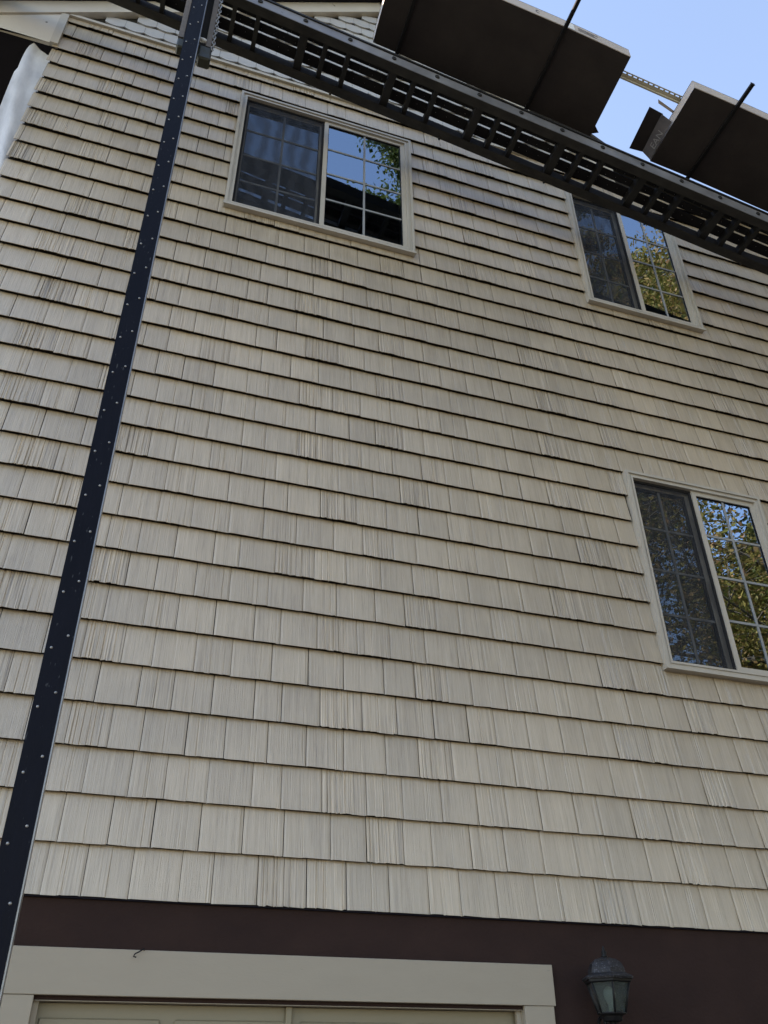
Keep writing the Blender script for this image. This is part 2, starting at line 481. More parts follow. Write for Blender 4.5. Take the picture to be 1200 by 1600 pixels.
#  proud (m), striation 0..1, grooves across the piece (fractions), base tone
SA = [(0.000, .05, (), .50), (0.000, .15, (.86,), .52), (0.001, .22, (), .42), (0.005, 1.0, (.12, .2, .31, .4, .52, .66), .50), (0.0035, .45, (.22, .42, .47, .9), .60),
      (0.000, .18, (.58, .66, .72), .42), (0.000, .12, (), .40), (0.0035, .42, (.42, .5), .62), (0.0005, .2, (.52,), .50)]
SB = [(0.000, .08, (), .46), (0.000, .12, (.52,), .55), (0.001, .30, (.3, .42, .8), .46), (0.000, .16, (.6, .72), .50), (0.000, .04, (.93,), .54),
      (0.001, .25, (.78, .84), .44), (0.000, .04, (.4,), .40), (0.000, .18, (), .34), (0.0035, .80, (.1, .2, .34, .5, .62, .8), .56)]
ORG = {0: .196, 1: 1.543, 2: .501, 3: 1.845, 4: .475, 5: 1.836, 6: .44, 7: 1.784, 8: .162, 9: 1.512, 10: .428, 11: 1.772, 12: .252, 13: 1.598,
       14: .243, 15: 1.606, 16: .269, 17: 1.625, 18: .168, 19: 1.53, 20: .278, 21: 1.643, 22: 1.565, 23: 1.05, 24: 1.632, 25: 1.117, 26: 1.536,
       27: 1.02, 28: 1.278, 29: .763, 30: 1.31, 31: .79}

def split(rect):
    """rectangle minus the window openings -> rectangles"""
    out = [rect]
    for wx0, wx1, wz0, wz1 in WIN:
        nxt = []
        for x0, x1, z0, z1 in out:
            if x1 <= wx0 or x0 >= wx1 or z1 <= wz0 or z0 >= wz1:
                nxt.append((x0, x1, z0, z1)); continue
            if x0 < wx0: nxt.append((x0, wx0, z0, z1))
            if x1 > wx1: nxt.append((wx1, x1, z0, z1))
            a, b_ = max(x0, wx0), min(x1, wx1)
            if z0 < wz0: nxt.append((a, b_, z0, wz0))
            if z1 > wz1: nxt.append((a, b_, wz1, z1))
        out = nxt
    return [r for r in out if r[1] - r[0] > 0.012 and r[3] - r[2] > 0.008]

SLANT = 0.026                 # how far the face leans back over one course
BUTT = 0.024
def shake_geo(x0, x1, zb, z0, z1, slot, rnd):
    """one shake: cross-section with grooves, face leaning back, butt edge below"""
    proud, stri, grooves, tone = slot
    w = x1 - x0
    sec = [(0.0, 0.0025), (0.012 / max(w, .05), 0.0)]
    for gq in grooves:
        gq = gq + rnd.uniform(-.015, .015)
        gw = rnd.uniform(0.002, 0.0045) / w
        d = rnd.uniform(0.0016, 0.0038) * (0.7 + stri)
        if sec[-1][0] < gq - gw * 1.2 and gq + gw * 1.2 < 0.97:
            sec += [(gq - gw, rnd.uniform(0, .0006)), (gq, d), (gq + gw, rnd.uniform(0, .0006))]
    sec += [(1 - 0.012 / max(w, .05), 0.0), (1.0, 0.0025)]
    n = len(sec)
    bow = rnd.uniform(-0.0015, 0.0015)
    tilt = rnd.uniform(-0.0032, 0.0032)
    jag = [rnd.uniform(-0.0022, 0.0032) * (0.6 + stri) for _ in range(n)]
    vs_, fs_ = [], []
    def face_y(z, t): return (z - zb) / E_ * SLANT - proud * (1 - 0.6 * (z - zb) / E_) + bow * math.sin(math.pi * t)
    cut = z0 > zb + 1e-4
    for i, (t, d) in enumerate(sec):
        zz = z0 + (0 if cut else jag[i] + tilt * (t - .5))
        vs_.append((x0 + w * t, face_y(z0, t) + d, zz))
    for t, d in sec:
        vs_.append((x0 + w * t, face_y(z1, t) + d * 0.8, z1))
    for i, (t, d) in enumerate(sec):                              # moulded shells: a thin lip, hollow behind
        vs_.append((x0 + w * t, face_y(z0, t) + 0.0045, z0 + (0 if cut else jag[i] + tilt * (t - .5))))
    hz = min(0.055, (z1 - z0) * .4)
    vs_ += [(x0, face_y(z0, 0) + 0.006 + SLANT * hz / E_, z0 + hz), (x1, face_y(z0, 1) + 0.006 + SLANT * hz / E_, z0 + hz)]
    vs_ += [(x0, face_y(z0, 0) + 0.012, z0 + hz), (x1, face_y(z0, 1) + 0.012, z0 + hz), (x0, face_y(z1, 0) + 0.012, z1), (x1, face_y(z1, 1) + 0.012, z1)]
    for i in range(n - 1):
        fs_.append((i, i + 1, n + i + 1, n + i))
        fs_.append((i + 1, i, 2 * n + i, 2 * n + i + 1))
    a_ = 3 * n
    fs_.append(tuple(range(2 * n, 3 * n))[::-1] + (a_, a_ + 1))
    fs_.append((0, n, a_ + 4, a_ + 2, a_, 2 * n))
    fs_.append((n - 1, 3 * n - 1, a_ + 1, a_ + 3, a_ + 5, 2 * n - 1))
    return vs_, fs_, (tone, stri)

bpy.context.view_layer.update()
def screen(p):
    q = Vector(p) - CAM
    d = q.dot(cf)
    return 600 + 1327.5 * q.dot(cr) / d, 800 - 1327.5 * q.dot(cu) / d

pieces = []
rs = random.Random(11)
for k in range(32):
    z0 = k * E_
    z1 = min(z0 + E_ + 0.003, ZJ)
    pat, slots = (PA, SA) if k % 2 == 0 else (PB, SB)
    x = ORG[k] - PER * 2
    prs = {}
    i = 0
    while x < XR:
        j = i % 9
        w = pat[j]
        a, b_ = max(x, XL), min(x + w, XR)
        x += w; i += 1
        if b_ - a < 0.02: continue
        pr, st, gr, tn = slots[j]
        slot = (pr, st * rs.uniform(.75, 1.15), gr, min(1, max(0, tn + rs.uniform(-.22, .22))))
        gap = rs.choice((0.0008, 0.0013, 0.0018, 0.0026))
        for r in split((a + gap, b_ - gap, z0, z1)):
            vs_, fs_, (t_, s_) = shake_geo(r[0], r[1], z0, r[2], r[3], slot, rs)
            vs_ = [(p[0], p[1], p[2] + ZB) for p in vs_]
            c = [screen((q[0], 0, q[1] + ZB)) for q in ((r[0], r[2]), (r[1], r[2]), (r[1], min(r[3], z0 + E_)), (r[0], min(r[3], z0 + E_)))]
            area = 0.5 * abs(sum(c[q][0] * c[(q + 1) % 4][1] - c[(q + 1) % 4][0] * c[q][1] for q in range(4)))
            cx, cy = sum(q[0] for q in c) / 4, sum(q[1] for q in c) / 4
            if not (0 < cx < 1200 and 0 < cy < 1600): area *= 0.1
            pieces.append((area, vs_, fs_, t_, s_, rs.random()))

def shake_mesh(name, lst, off):
    vs_, fs_, cs = [], [], []
    for _, v, f, t, s_, sd_ in lst:
        n = len(vs_)
        vs_ += [(p[0] - off[0], p[1] - off[1], p[2] - off[2]) for p in v]
        fs_ += [tuple(i + n for i in q) for q in f]
        cs += [t, min(1, s_), sd_, 1.0] * len(v)
    me = bpy.data.meshes.new(name)
    me.from_pydata(vs_, [], fs_)
    at = me.attributes.new('shake', 'FLOAT_COLOR', 'POINT')
    at.data.foreach_set('color', cs)
    me.materials.append(M['shake'])
    me.update()
    return me
pieces.sort(key=lambda p: -p[0])
for p in pieces[:300]:
    off = p[1][0]
    link('shake', shake_mesh('shake', [p], off), house, off)
o = link('shake_field', shake_mesh('shake_field', pieces[300:], (0, 0, 0)), house)
o['kind'] = 'stuff'

# continuous backing strip behind each course, near-black to imitate deep shade in the gaps
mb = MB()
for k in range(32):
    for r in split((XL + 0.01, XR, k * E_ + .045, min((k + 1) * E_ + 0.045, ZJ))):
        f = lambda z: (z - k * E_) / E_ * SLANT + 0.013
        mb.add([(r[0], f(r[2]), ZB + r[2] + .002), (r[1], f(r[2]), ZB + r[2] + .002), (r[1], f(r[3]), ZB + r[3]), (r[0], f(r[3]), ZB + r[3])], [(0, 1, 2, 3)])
mb.build('dark_backing', M['darkback'], house)

# starter strip under the lowest course
MB().box(XL, XR, 0.010, 0.0255, ZB - 0.006, ZB + 0.004).build('starter_strip', M['soffit'], house)

# --- scalloped gable shingles
PW, PH = 0.1725, 0.163
for j in range(13):
    zb = ZJ + 0.035 + j * PH - 0.12
    xo = (0.0 if j % 2 == 0 else PW / 2) - 0.045
    for i in range(-10, 24):
        x0 = xo + i * PW
        x1 = x0 + PW
        zt = zb + PH + 0.01
        lim = lambda x: rake(x) + 0.02
        if x0 < XL + 0.02 or x1 > 3.9: continue
        if zb + 0.03 > min(lim(x0), lim(x1)) and zb + .03 > lim((x0 + x1) / 2): continue
        prof = []
        for q in range(7):
            t = q / 6
            zz = zb + 0.030 * (1 - math.sin(math.pi * t))
            prof.append((x0 + 0.0015 + (PW - 0.003) * t, max(zz, ZJ + 0.02)))
        tl, tr = min(zt, lim(x0)), min(zt, lim(x1))
        if min(tl, tr) - max(prof[0][1], prof[6][1]) < 0.012: continue
        f = lambda z: 0.004 + (z - zb) / PH * 0.016
        n = 7
        v = [(x, f(z), ZB + z) for x, z in prof] + [(x0 + .0015, f(tl), ZB + tl), (x1 - .0015, f(tr), ZB + tr)]
        v += [(x, f(z) + .017, ZB + z) for x, z in prof]
        fs_ = [tuple(range(7)) + (8, 7)] + [(q + 1, q, 9 + q, 10 + q) for q in range(6)] + [(0, 7, 9), (6, 15, 8)]
        MB().add(v, fs_).build('scalloped_shingle', M['scallop'], house)

# --- channel between shakes and gable shingles
mb = MB()
mb.box(XL + 0.045, XK, -0.016, 0.03, ZB + ZJ - 0.012, ZB + ZJ + 0.006)
mb.box(XL + 0.045, XK, -0.009, 0.03, ZB + ZJ + 0.010, ZB + ZJ + 0.034)
mb.build('transition_channel', M['trim'], house)
MB().box(XL - 0.022, XL + 0.042, -0.020, 0.03, ZB + 6.655, ZB + rake(XL) - 0.0).build('corner_channel', M['trim'], house)

# --- rake boards, soffit, roof
def slab(poly_fn, xs, y0, y1, dz0, dz1, name, mat):
    mb = MB()
    for a, b_ in zip(xs[:-1], xs[1:]):
        mb.prism_y([(a, ZB + poly_fn(a) + dz0), (b_, ZB + poly_fn(b_) + dz0), (b_, ZB + poly_fn(b_) + dz1), (a, ZB + poly_fn(a) + dz1)], y0, y1)
    return mb.build(name, mat, house)
XE = -2.35
slab(rake, [XE, PK[0]], -0.030, 0.033, 0.0, 0.205, 'rake_board', M['rake'])
slab(rake, [PK[0], XK], -0.030, 0.033, 0.0, 0.16, 'rake_board', M['rake'])
slab(rake, [XE, PK[0]], -0.16, 0.033, 0.207, 0.225, 'rake_soffit', M['soffit'])
slab(rake, [XE - 0.02, PK[0], XK, XR + 0.3], -0.17, DEPTH + 0.2, 0.227, 0.27, 'roof', M['roof'])
MB().prism_y([(XE, ZB + 6.65), (XL - 0.024, ZB + 6.65), (XL - 0.024, ZB + rake(XL - 0.024) - 0.004), (XE, ZB + rake(XE) - 0.004)], -0.012, 0.02).build('eave_return', M['rake'], house)
MB().box(XE, XL + 0.02, 0.022, DEPTH, ZB + 6.652, ZB + 6.67).build('eave_soffit', M['soffit'], house)
MB().box(XE - 0.03, XE - 0.002, -0.03, DEPTH, ZB + 6.63, ZB + rake(XE) + 0.2).build('fascia', M['rake'], house)

# loose house wrap curling past the corner
mb = MB()
nz, nx = 60, 10
vs_, fs_ = [], []
for i in range(nz + 1):
    t = i / nz
    z = 6.60 - t * 4.2
    wd = 0.03 + 0.155 * min(1, t * 9) ** 0.7 - 0.035 * max(0, t - .15) + 0.012 * math.sin(t * 11)
    for j in range(nx + 1):
        s = j / nx
        x = XL + 0.012 - wd * s - (0.12 * (1 - min(1, t * 14)) * (1 - s) * 0 + 0.13 * s * max(0, 1 - t * 10))
        y = 0.055 - 0.05 * s * s + 0.018 * math.sin(s * 5 + t * 9) + 0.006 * math.sin(s * 11 + t * 23) + 0.05 * s * max(0, 1 - t * 9)
        vs_.append((x, y, ZB + z + 0.05 * s * max(0, 1 - t * 8)))
for i in range(nz):
    for j in range(nx):
        a = i * (nx + 1) + j
        fs_.append((a, a + 1, a + nx + 2, a + nx + 1))
mb.add(vs_, fs_, True)
mb.build('house_wrap', M['wrap'], house)

# --- windows
def window(idx, rect, label, tags):
    x0, x1, z0, z1 = rect
    z0, z1 = z0 + ZB, z1 + ZB
    w = empty('window', (x0, 0.0, z0), parent=house)
    w.location = Vector((x0, 0.0, z0)) - wpos(house)
    w['label'] = label
    def ring(a0, a1, c0, c1, wd, ya, yb, mb, wb=None):
        wb = wb or wd
        mb.box(a0, a1, ya, yb, c0, c0 + wb)
        mb.box(a0, a1, ya, yb, c1 - wd, c1)
        mb.box(a0, a0 + wd, ya, yb, c0 + wb, c1 - wd)
        mb.box(a1 - wd, a1, ya, yb, c0 + wb, c1 - wd)
        return mb
    mb = MB()                                                     # stepped outer frame
    ring(x0, x1, z0, z1, 0.022, -0.030, 0.10, mb)
    ring(x0 + 0.022, x1 - 0.022, z0 + 0.022, z1 - 0.022, 0.020, -0.016, 0.10, mb)
    ring(x0 + 0.042, x1 - 0.042, z0 + 0.042, z1 - 0.042, 0.016, -0.024, 0.10, mb)
    mb.build('frame', M['sash'], w)
    MB().box(x0 - 0.008, x1 + 0.008, -0.040, -0.0305, z0 - 0.006, z0 + 0.018).build('sill', M['sash'], w)
    i0, i1, k0, k1 = x0 + 0.058, x1 - 0.058, z0 + 0.058, z1 - 0.058
    mid = (i0 + i1) / 2 + 0.005
    mb = MB()                                                     # fixed sash on the right
    ring(mid - 0.030, i1, k0, k1, 0.038, -0.004, 0.085, mb)
    mb.build('sash', M['sash'], w)
    mb = MB()                                                     # sliding sash on the left, deeper
    ring(i0, mid - 0.030, k0, k1, 0.034, 0.042, 0.085, mb)
    mb.build('sash', M['sash'], w)
    mb = MB()
    ring(i0, mid - 0.030, k0, k1, 0.020, 0.006, 0.018, mb)
    mb.build('screen_frame', M['deck' if idx else 'deck'], w)
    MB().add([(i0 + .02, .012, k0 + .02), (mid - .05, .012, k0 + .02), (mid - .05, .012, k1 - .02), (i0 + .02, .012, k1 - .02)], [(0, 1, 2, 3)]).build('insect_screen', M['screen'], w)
    panes = [(i0 + 0.034, mid - 0.064, k0 + 0.034, k1 - 0.034, 0.056), (mid + 0.008, i1 - 0.038, k0 + 0.038, k1 - 0.038, 0.012)]
    for a0, a1, c0, c1, y in panes:
        MB().add([(a0, y, c0), (a1, y, c0), (a1, y, c1), (a0, y, c1)], [(0, 1, 2, 3)]).build('pane', M['glass'], w)
        mb = MB()
        ring(a0 - 0.002, a1 + 0.002, c0 - 0.002, c1 + 0.002, 0.008, y - 0.007, y - 0.0005, mb)
        mb.build('gasket', M['bar'], w)
        nrow = 4
        xm = (a0 + a1) / 2
        MB().box(xm - 0.009, xm + 0.009, y - 0.0055, y - 0.001, c0, c1).build('muntin', M['grille'], w)
        for r in range(1, nrow):
            zz = c0 + (c1 - c0) * r / nrow
            for s0, s1 in ((a0, xm - 0.0095), (xm + 0.0095, a1)):
                MB().box(s0, s1, y - 0.0055, y - 0.001, zz - 0.009, zz + 0.009).build('muntin', M['grille'], w)
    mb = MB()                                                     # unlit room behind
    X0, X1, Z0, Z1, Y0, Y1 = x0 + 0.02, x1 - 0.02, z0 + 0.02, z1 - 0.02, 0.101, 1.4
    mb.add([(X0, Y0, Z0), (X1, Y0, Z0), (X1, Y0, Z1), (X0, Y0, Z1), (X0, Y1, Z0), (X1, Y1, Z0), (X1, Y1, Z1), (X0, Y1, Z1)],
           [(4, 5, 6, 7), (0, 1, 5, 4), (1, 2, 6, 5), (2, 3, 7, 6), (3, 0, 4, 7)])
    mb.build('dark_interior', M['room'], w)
window(0, WIN[0], 'sliding window reflecting blue sky and the staging', None)
window(1, WIN[1], 'sliding window half hidden behind the staging', None)
window(2, WIN[2], 'lowest sliding window reflecting trees', None)

# --- garage door with its boards
HB, HT = ZB - 0.388, ZB - 0.207
MB().box(-0.262, 2.322, -0.006, 0.0255, HB, HT, ch=0.002).build('door_header', M['header'], house)
for a, b_ in ((-0.258, DOOR[0] + 0.012), (DOOR[1] - 0.006, 2.312)):
    MB().box(a, b_, -0.002, 0.0255, 0.0, HB - 0.001, ch=0.002).build('door_casing', M['header'], house)
mb = MB()
mb.box(DOOR[0] - 0.008, DOOR[0] + 0.012, 0.0265, 0.16, 0.0, HB - 0.02)
mb.box(DOOR[1] - 0.006, DOOR[1] + 0.008, 0.0265, 0.16, 0.0, HB - 0.02)
mb.box(DOOR[0] - 0.008, DOOR[1] + 0.008, 0.0265, 0.16, HB - 0.0195, HB - 0.002)
mb.box(DOOR[0] + 0.0125, DOOR[0] + 0.035, 0.05, 0.07, 0.0, HB - 0.02)
mb.box(DOOR[1] - 0.03, DOOR[1] - 0.0065, 0.05, 0.07, 0.0, HB - 0.02)
mb.build('door_jamb', M['header'], house)
gd = empty('garage_door', (0, 0, 0), parent=house)
gd.location = Vector((1.0, 0.1, 0.0)) - wpos(house)
gx0, gx1 = DOOR[0] + 0.016, DOOR[1] - 0.010
ph = (HB - 0.02) / 4
for r in range(4):
    a, b_ = r * ph + 0.004, (r + 1) * ph - 0.002
    MB().box(gx0, gx1, 0.095, 0.135, a, b_).build('door_section', M['door'], gd)
    for q in range(4):
        pw = (gx1 - gx0) / 4
        MB().box(gx0 + q * pw + 0.03, gx0 + (q + 1) * pw - 0.03, 0.082, 0.0945, a + 0.055, b_ - 0.055, ch=0.006).build('door_panel', M['door'], gd)
MB().box(0.975, 1.005, 0.066, 0.0945, 0.05, HB - 0.0195, ch=0.004).build('door_stile', M['door'], gd)
# small bent hook left in the header
MB().tube([(0.30, -0.006, HT - 0.001), (0.298, -0.022, HT + 0.004), (0.278, -0.026, HT - 0.010), (0.262, -0.028, HT - 0.018), (0.256, -0.034, HT - 0.030), (0.268, -0.036, HT - 0.033)], 0.0028, 6).build('hook', M['bar'], house)

# ------------------------------------------------------------------ wall lantern
lx, ly = 2.535, -0.165
lan = empty('wall_lantern', (lx, 0.02, ZB - 0.60), 'black six-sided wall lantern on the dark brown wall beside the garage door', 'lantern')
zz = ZB
HX = R(12)
MB().lathe((lx, ly, zz), [(0.128, -0.286), (0.132, -0.278), (0.124, -0.270), (0.104, -0.262), (0.097, -0.258), (0.092, -0.235), (0.080, -0.212), (0.060, -0.197), (0.030, -0.188), (0.016, -0.186)], 6, False, HX).build('roof', M['lamp'], lan)
MB().lathe((lx, ly, zz), [(0.014, -0.187), (0.018, -0.180), (0.009, -0.174), (0.014, -0.166), (0.013, -0.160), (0.006, -0.153), (0.008, -0.146), (0.003, -0.134)], 12).build('finial', M['lampbar'], lan)
MB().lathe((lx, ly, zz), [(0.112, -0.300), (0.118, -0.296), (0.118, -0.2865), (0.105, -0.2865)], 6, False, HX).build('rim', M['lampbar'], lan)
def hexp(r, z, k): return Vector((lx + r * math.cos(HX + k * math.pi / 3), ly + r * math.sin(HX + k * math.pi / 3), zz + z))
for k in range(6):
    a, b_, c, d = hexp(.103, -.301, k), hexp(.103, -.301, k + 1), hexp(.066, -.425, k + 1), hexp(.066, -.425, k)
    cx = Vector((lx, ly, 0))
    ins = lambda p: Vector((lx + (p.x - lx) * .975, ly + (p.y - ly) * .975, p.z))
    q = [a, b_, c, d] + [ins(p) for p in (a, b_, c, d)]
    MB().add(q, [(0, 1, 2, 3), (7, 6, 5, 4), (0, 4, 5, 1), (1, 5, 6, 2), (2, 6, 7, 3), (3, 7, 4, 0)]).build('pane', M['lampglass'], lan)
    MB().tube([hexp(.105, -.300, k), hexp(.068, -.427, k)], 0.0055, 6).build('bar', M['lampbar'], lan)
MB().lathe((lx, ly, zz), [(0.040, -0.462), (0.047, -0.458), (0.046, -0.442), (0.052, -0.436), (0.070, -0.432), (0.072, -0.426), (0.06, -0.424)], 12).build('cup', M['lampbar'], lan)
MB().lathe((lx, ly, zz), [(0.012, -0.424), (0.014, -0.390), (0.026, -0.365), (0.030, -0.345), (0.026, -0.328), (0.012, -0.315)], 12).build('bulb', M['bulb'], lan)
arm = [(lx, 0.012, zz - .60), (lx, -.03, zz - .63), (lx, -.08, zz - .635), (lx, -.125, zz - .60), (lx, -.155, zz - .54), (lx, -.165, zz - .49), (lx, -.165, zz - .46)]
MB().tube(arm, [.013, .012, .011, .011, .012, .014, .018], 10).build('arm', M['lampbar'], lan)
scr = [(lx, .0, zz - .60)] + [(lx, -.012, zz - .55), (lx, -.028, zz - .50)] + [(lx, -.062 + .034 * math.cos(a), zz - .47 + .034 * math.sin(a)) for a in [i * .5 for i in range(9)]]
MB().tube(scr, .009, 8).build('scroll', M['lampbar'], lan)
MB().box(lx - .05, lx + .05, 0.008, 0.0255, zz - .72, zz - .49, ch=.006).build('backplate', M['lampbar'], lan)

# ------------------------------------------------------------------ staging
TL = -0.1854
def PZ(x): return ZB + 6.7126 + TL * x            # underside of the tilted staging at x
def tilt(x, y, h): return (x, y, PZ(x) + h)
SX0, SX1 = -2.6, 8.2
stage = empty('staging_plank', (0.0, -0.6, PZ(0)), 'long aluminium staging plank with dark slatted deck tilted across the upper wall', 'scaffold plank')
MB().box(SX0, SX1, -0.418, -0.362, 0.0, 0.145, tilt).build('rail', M['darkrail'], stage)
mb = MB()
mb.box(SX0, SX1, -0.440, -0.4185, 0.0, 0.008, tilt)
mb.build('flange', M['darkrail'], stage)
mb = MB()
mb.box(SX0, SX1, -0.832, -0.795, 0.0, 0.118, tilt)
mb.build('rail', M['stage'], stage)
MB().box(SX0, SX1, -0.844, -0.790, 0.119, 0.141, tilt).build('lip', M['rung'], stage)
MB().box(SX0, SX1, -0.829, -0.752, -0.0065, -0.0005, tilt).build('flange', M['darkrail'], stage)  # thin dark strip added so the outer rail's underside reads dark
for a, b_ in ((-0.552, -0.456), (-0.640, -0.571), (-0.748, -0.659)):
    MB().box(SX0, SX1, a, b_, 0.128, 0.139, tilt).build('deck_board', M['deck'], stage)
x = 0.538 - 0.794 * 4
while x < SX1:
    for dx, hw in ((0.0, 0.034), (0.193, 0.019), (0.396, 0.019)):
        xa = x + dx
        if SX0 + .05 < xa < SX1 - .05:
            MB().box(xa - hw, xa + hw, -0.794, -0.4185, 0.050, 0.127, tilt).build('rung', M['rung'], stage)
    x += 0.794
x = 0.13 - 0.39 * 6
while x < SX1 - .1:
    mb = MB()
    c = Vector((x, -0.833, PZ(x) + 0.066))
    prof = [(0.021, 0.0), (0.021, 0.008), (0.014, 0.012), (0.012, 0.006), (0.004, 0.005)]
    n = 14
    v, f = [], []
    for r_, o_ in prof:
        for k in range(n):
            a = 2 * math.pi * k / n
            v.append((c.x + r_ * math.cos(a), c.y - o_, c.z + r_ * math.sin(a)))
    for i in range(len(prof) - 1):
        for k in range(n):
            f.append((i * n + k, i * n + (k + 1) % n, (i + 1) * n + (k + 1) % n, (i + 1) * n + k))
    f.append(tuple(range((len(prof) - 1) * n, len(prof) * n)))
    mb.add(v, f, True)
    mb.build('bolt', M['rung'], stage)
    x += 0.39
x = 0.86                                                         # knobs under the wall-side rail
while x < SX1:
    MB().lathe((x, -0.374, PZ(x)), [(0.010, -0.030), (0.012, -0.020), (0.008, -0.012), (0.008, 0.004)], 8).build('knob', M['rung'], stage)
    x += 1.02
mb = MB()                                                         # screw points through the deck
x = SX0 + .1
i = 0
while x < SX1 - .1:
    for y in (-0.512, -0.600, -0.672, -0.705):
        xx = x + rng.uniform(-.012, .012) + (0.045 if y in (-0.600, -0.705) else 0)
        mb.lathe((xx, y + rng.uniform(-.006, .006), PZ(xx) + .1215), [(0.0020, 0.0), (0.0027, 0.003), (0.002, 0.007)], 5, False)
    x += 0.098
o = mb.build('screw_tips', M['alu'], stage)
o['kind'] = 'stuff'

# ------------------------------------------------------------------ pole
def px(z): return -0.2525 - 0.0108 * (z - 0.02)                   # slight lean, z over siding base
def lean(x, y, z): return (x + px(z - ZB), y, z)
pole = empty('staging_pole', (px(-ZB), -1.0, 0.0), 'tall aluminium staging pole faced with black riveted rubber', 'scaffold pole')
ZT = ZB + 8.6
mb = MB()
mb.box(-0.047, 0.054, -1.044, -1.036, 0.0, ZT, lean)
mb.box(0.047, 0.054, -1.0355, -0.955, 0.0, ZT, lean)
mb.box(-0.047, -0.041, -1.0355, -0.955, 0.0, ZT, lean)
mb.box(-0.0405, 0.0465, -0.960, -0.955, 0.0, ZT, lean)
mb.build('shaft', M['alu'], pole)
MB().box(-0.0485, 0.0490, -1.0505, -1.0445, 0.02, ZT, lean).build('rubber_facing', M['rubber'], pole)
def dome(r, h, n=8):
    mb = MB()
    v, f = [], []
    rings = [(1.0, 0.0), (0.8, 0.6), (0.4, 0.92)]
    for q, d in rings:
        for k in range(n):
            a = 2 * math.pi * k / n
            v.append((r * q * math.cos(a), -h * d, r * q * math.sin(a)))
    v.append((0, -h, 0))
    for i in range(2):
        for k in range(n):
            f.append((i * n + k, i * n + (k + 1) % n, (i + 1) * n + (k + 1) % n, (i + 1) * n + k))
    for k in range(n): f.append((2 * n + k, 2 * n + (k + 1) % n, 3 * n))
    return mb.add(v, f, True)
rv = dome(0.0060, 0.005).mesh('rivet', M['chain'])
z = 1.45 - 0.2465 * 15
while z < 8.4:
    for dx, dz in ((-0.027, 0.0), (0.024, 0.060)):
        if z + dz > -2.4:
            o = link('rivet', rv, pole, (px(z) + dx + random.uniform(-.002, .002), -1.0504, ZB + z + dz + random.uniform(-.004, .004)))
    z += 0.2465
MB().box(px(-ZB) - .12, px(-ZB) + .12, -1.12, -0.88, 0.006, 0.022).build('base_plate', M['alu'], pole)

# ------------------------------------------------------------------ pump jack on the pole
jack = empty('pump_jack', (px(6.0), -0.93, ZB + 5.4), 'rust-brown pump jack with a hanging chain clamped behind the pole', 'pump jack')
def jl(x, y, z): return (x + px(z - ZB), y, z)
MB().box(-0.100, -0.062, -0.950, -0.905, ZB + 5.62, ZB + 7.6, jl, ).build('side_plate', M['jack'], jack)
MB().box(0.100, 0.138, -0.950, -0.905, ZB + 5.60, ZB + 7.6, jl).build('side_plate', M['jack'], jack)
MB().box(-0.062, 0.0995, -0.902, -0.865, ZB + 5.66, ZB + 7.6, jl).build('back_plate', M['deck'], jack)
MB().box(0.056, 0.150, -0.952, -0.866, ZB + 5.43, ZB + 5.595, jl, ch=0.012).build('foot_shoe', M['jackgreen'], jack)
MB().box(-0.100, 0.055, -0.945, -0.870, ZB + 5.50, ZB + 5.615, jl, ch=0.01).build('cross_bar', M['jackgreen'], jack)
MB().tube([(px(5.66) + .055, -0.955, ZB + 5.655), (px(5.66) + .085, -0.958, ZB + 5.648), (px(5.66) + .10, -0.958, ZB + 5.645)], [.017, .017, .013], 10).build('pin', M['paper'], jack)
for sx in (-0.08, 0.118):
    MB().box(sx - 0.02, sx + 0.02, -0.9045, -0.32, PZ(px(6.6)) - 0.065, PZ(px(6.6)) - 0.022, jl).build('arm', M['jack'], jack)
ch = empty('chain', (0, 0, 0), parent=jack)
ch.location = Vector((-0.18, -0.97, ZB + 5.6)) - wpos(jack)
def link_geo(c, a):
    pts = []
    for i in range(13):
        t = 2 * math.pi * i / 12
        u = 0.011 * math.cos(t)
        w_ = 0.026 * math.sin(t)
        pts.append((c[0] + u * math.cos(a), c[1] + u * math.sin(a), c[2] + w_))
    return pts
z = 5.57
k = 0
while z < 7.3:
    c = (px(z) + 0.152 + 0.002 * math.sin(k), -0.962, ZB + z)
    MB().tube(link_geo(c, R(18) + (k % 2) * math.pi / 2), 0.0034, 6, cap=False).build('chain_link', M['chain'], ch)
    z += 0.040
    k += 1

# ------------------------------------------------------------------ support bars, boxes and channel on the staging
H0 = 0.45                                                         # boxes stand on a bench raised over the deck
for xb, ye, lab in ((1.372, -1.74, 'black steel bar under the left end of the long siding box'),
                    (2.615, -1.76, 'black steel bar crossing under the right half of the long siding box'),
                    (4.259, -1.656, 'black steel bar under the cardboard box with the open flaps')):
    o = empty('support_bar', (xb, -0.6, PZ(xb) + 0.151), lab, 'support bar', 'bars carrying the siding boxes')
    MB().box(xb - 0.0155, xb + 0.0155, ye, -0.655, H0 - 0.027, H0 - 0.0012, tilt, ch=0.003).build('bar', M['bar'], o)
    MB().box(xb - 0.0145, xb + 0.0145, -0.690, -0.662, 0.1395, H0 - 0.0275, tilt).build('post', M['bar'], o)
    MB().box(xb - 0.040, xb + 0.040, -0.735, -0.660, 0.1392, 0.1455, tilt).build('foot_plate', M['bar'], o)
    MB().box(xb - 0.018, xb + 0.018, ye - 0.004, ye - 0.0005, H0 - 0.0295, H0 + 0.001, tilt).build('end_cap', M['bar'], o)

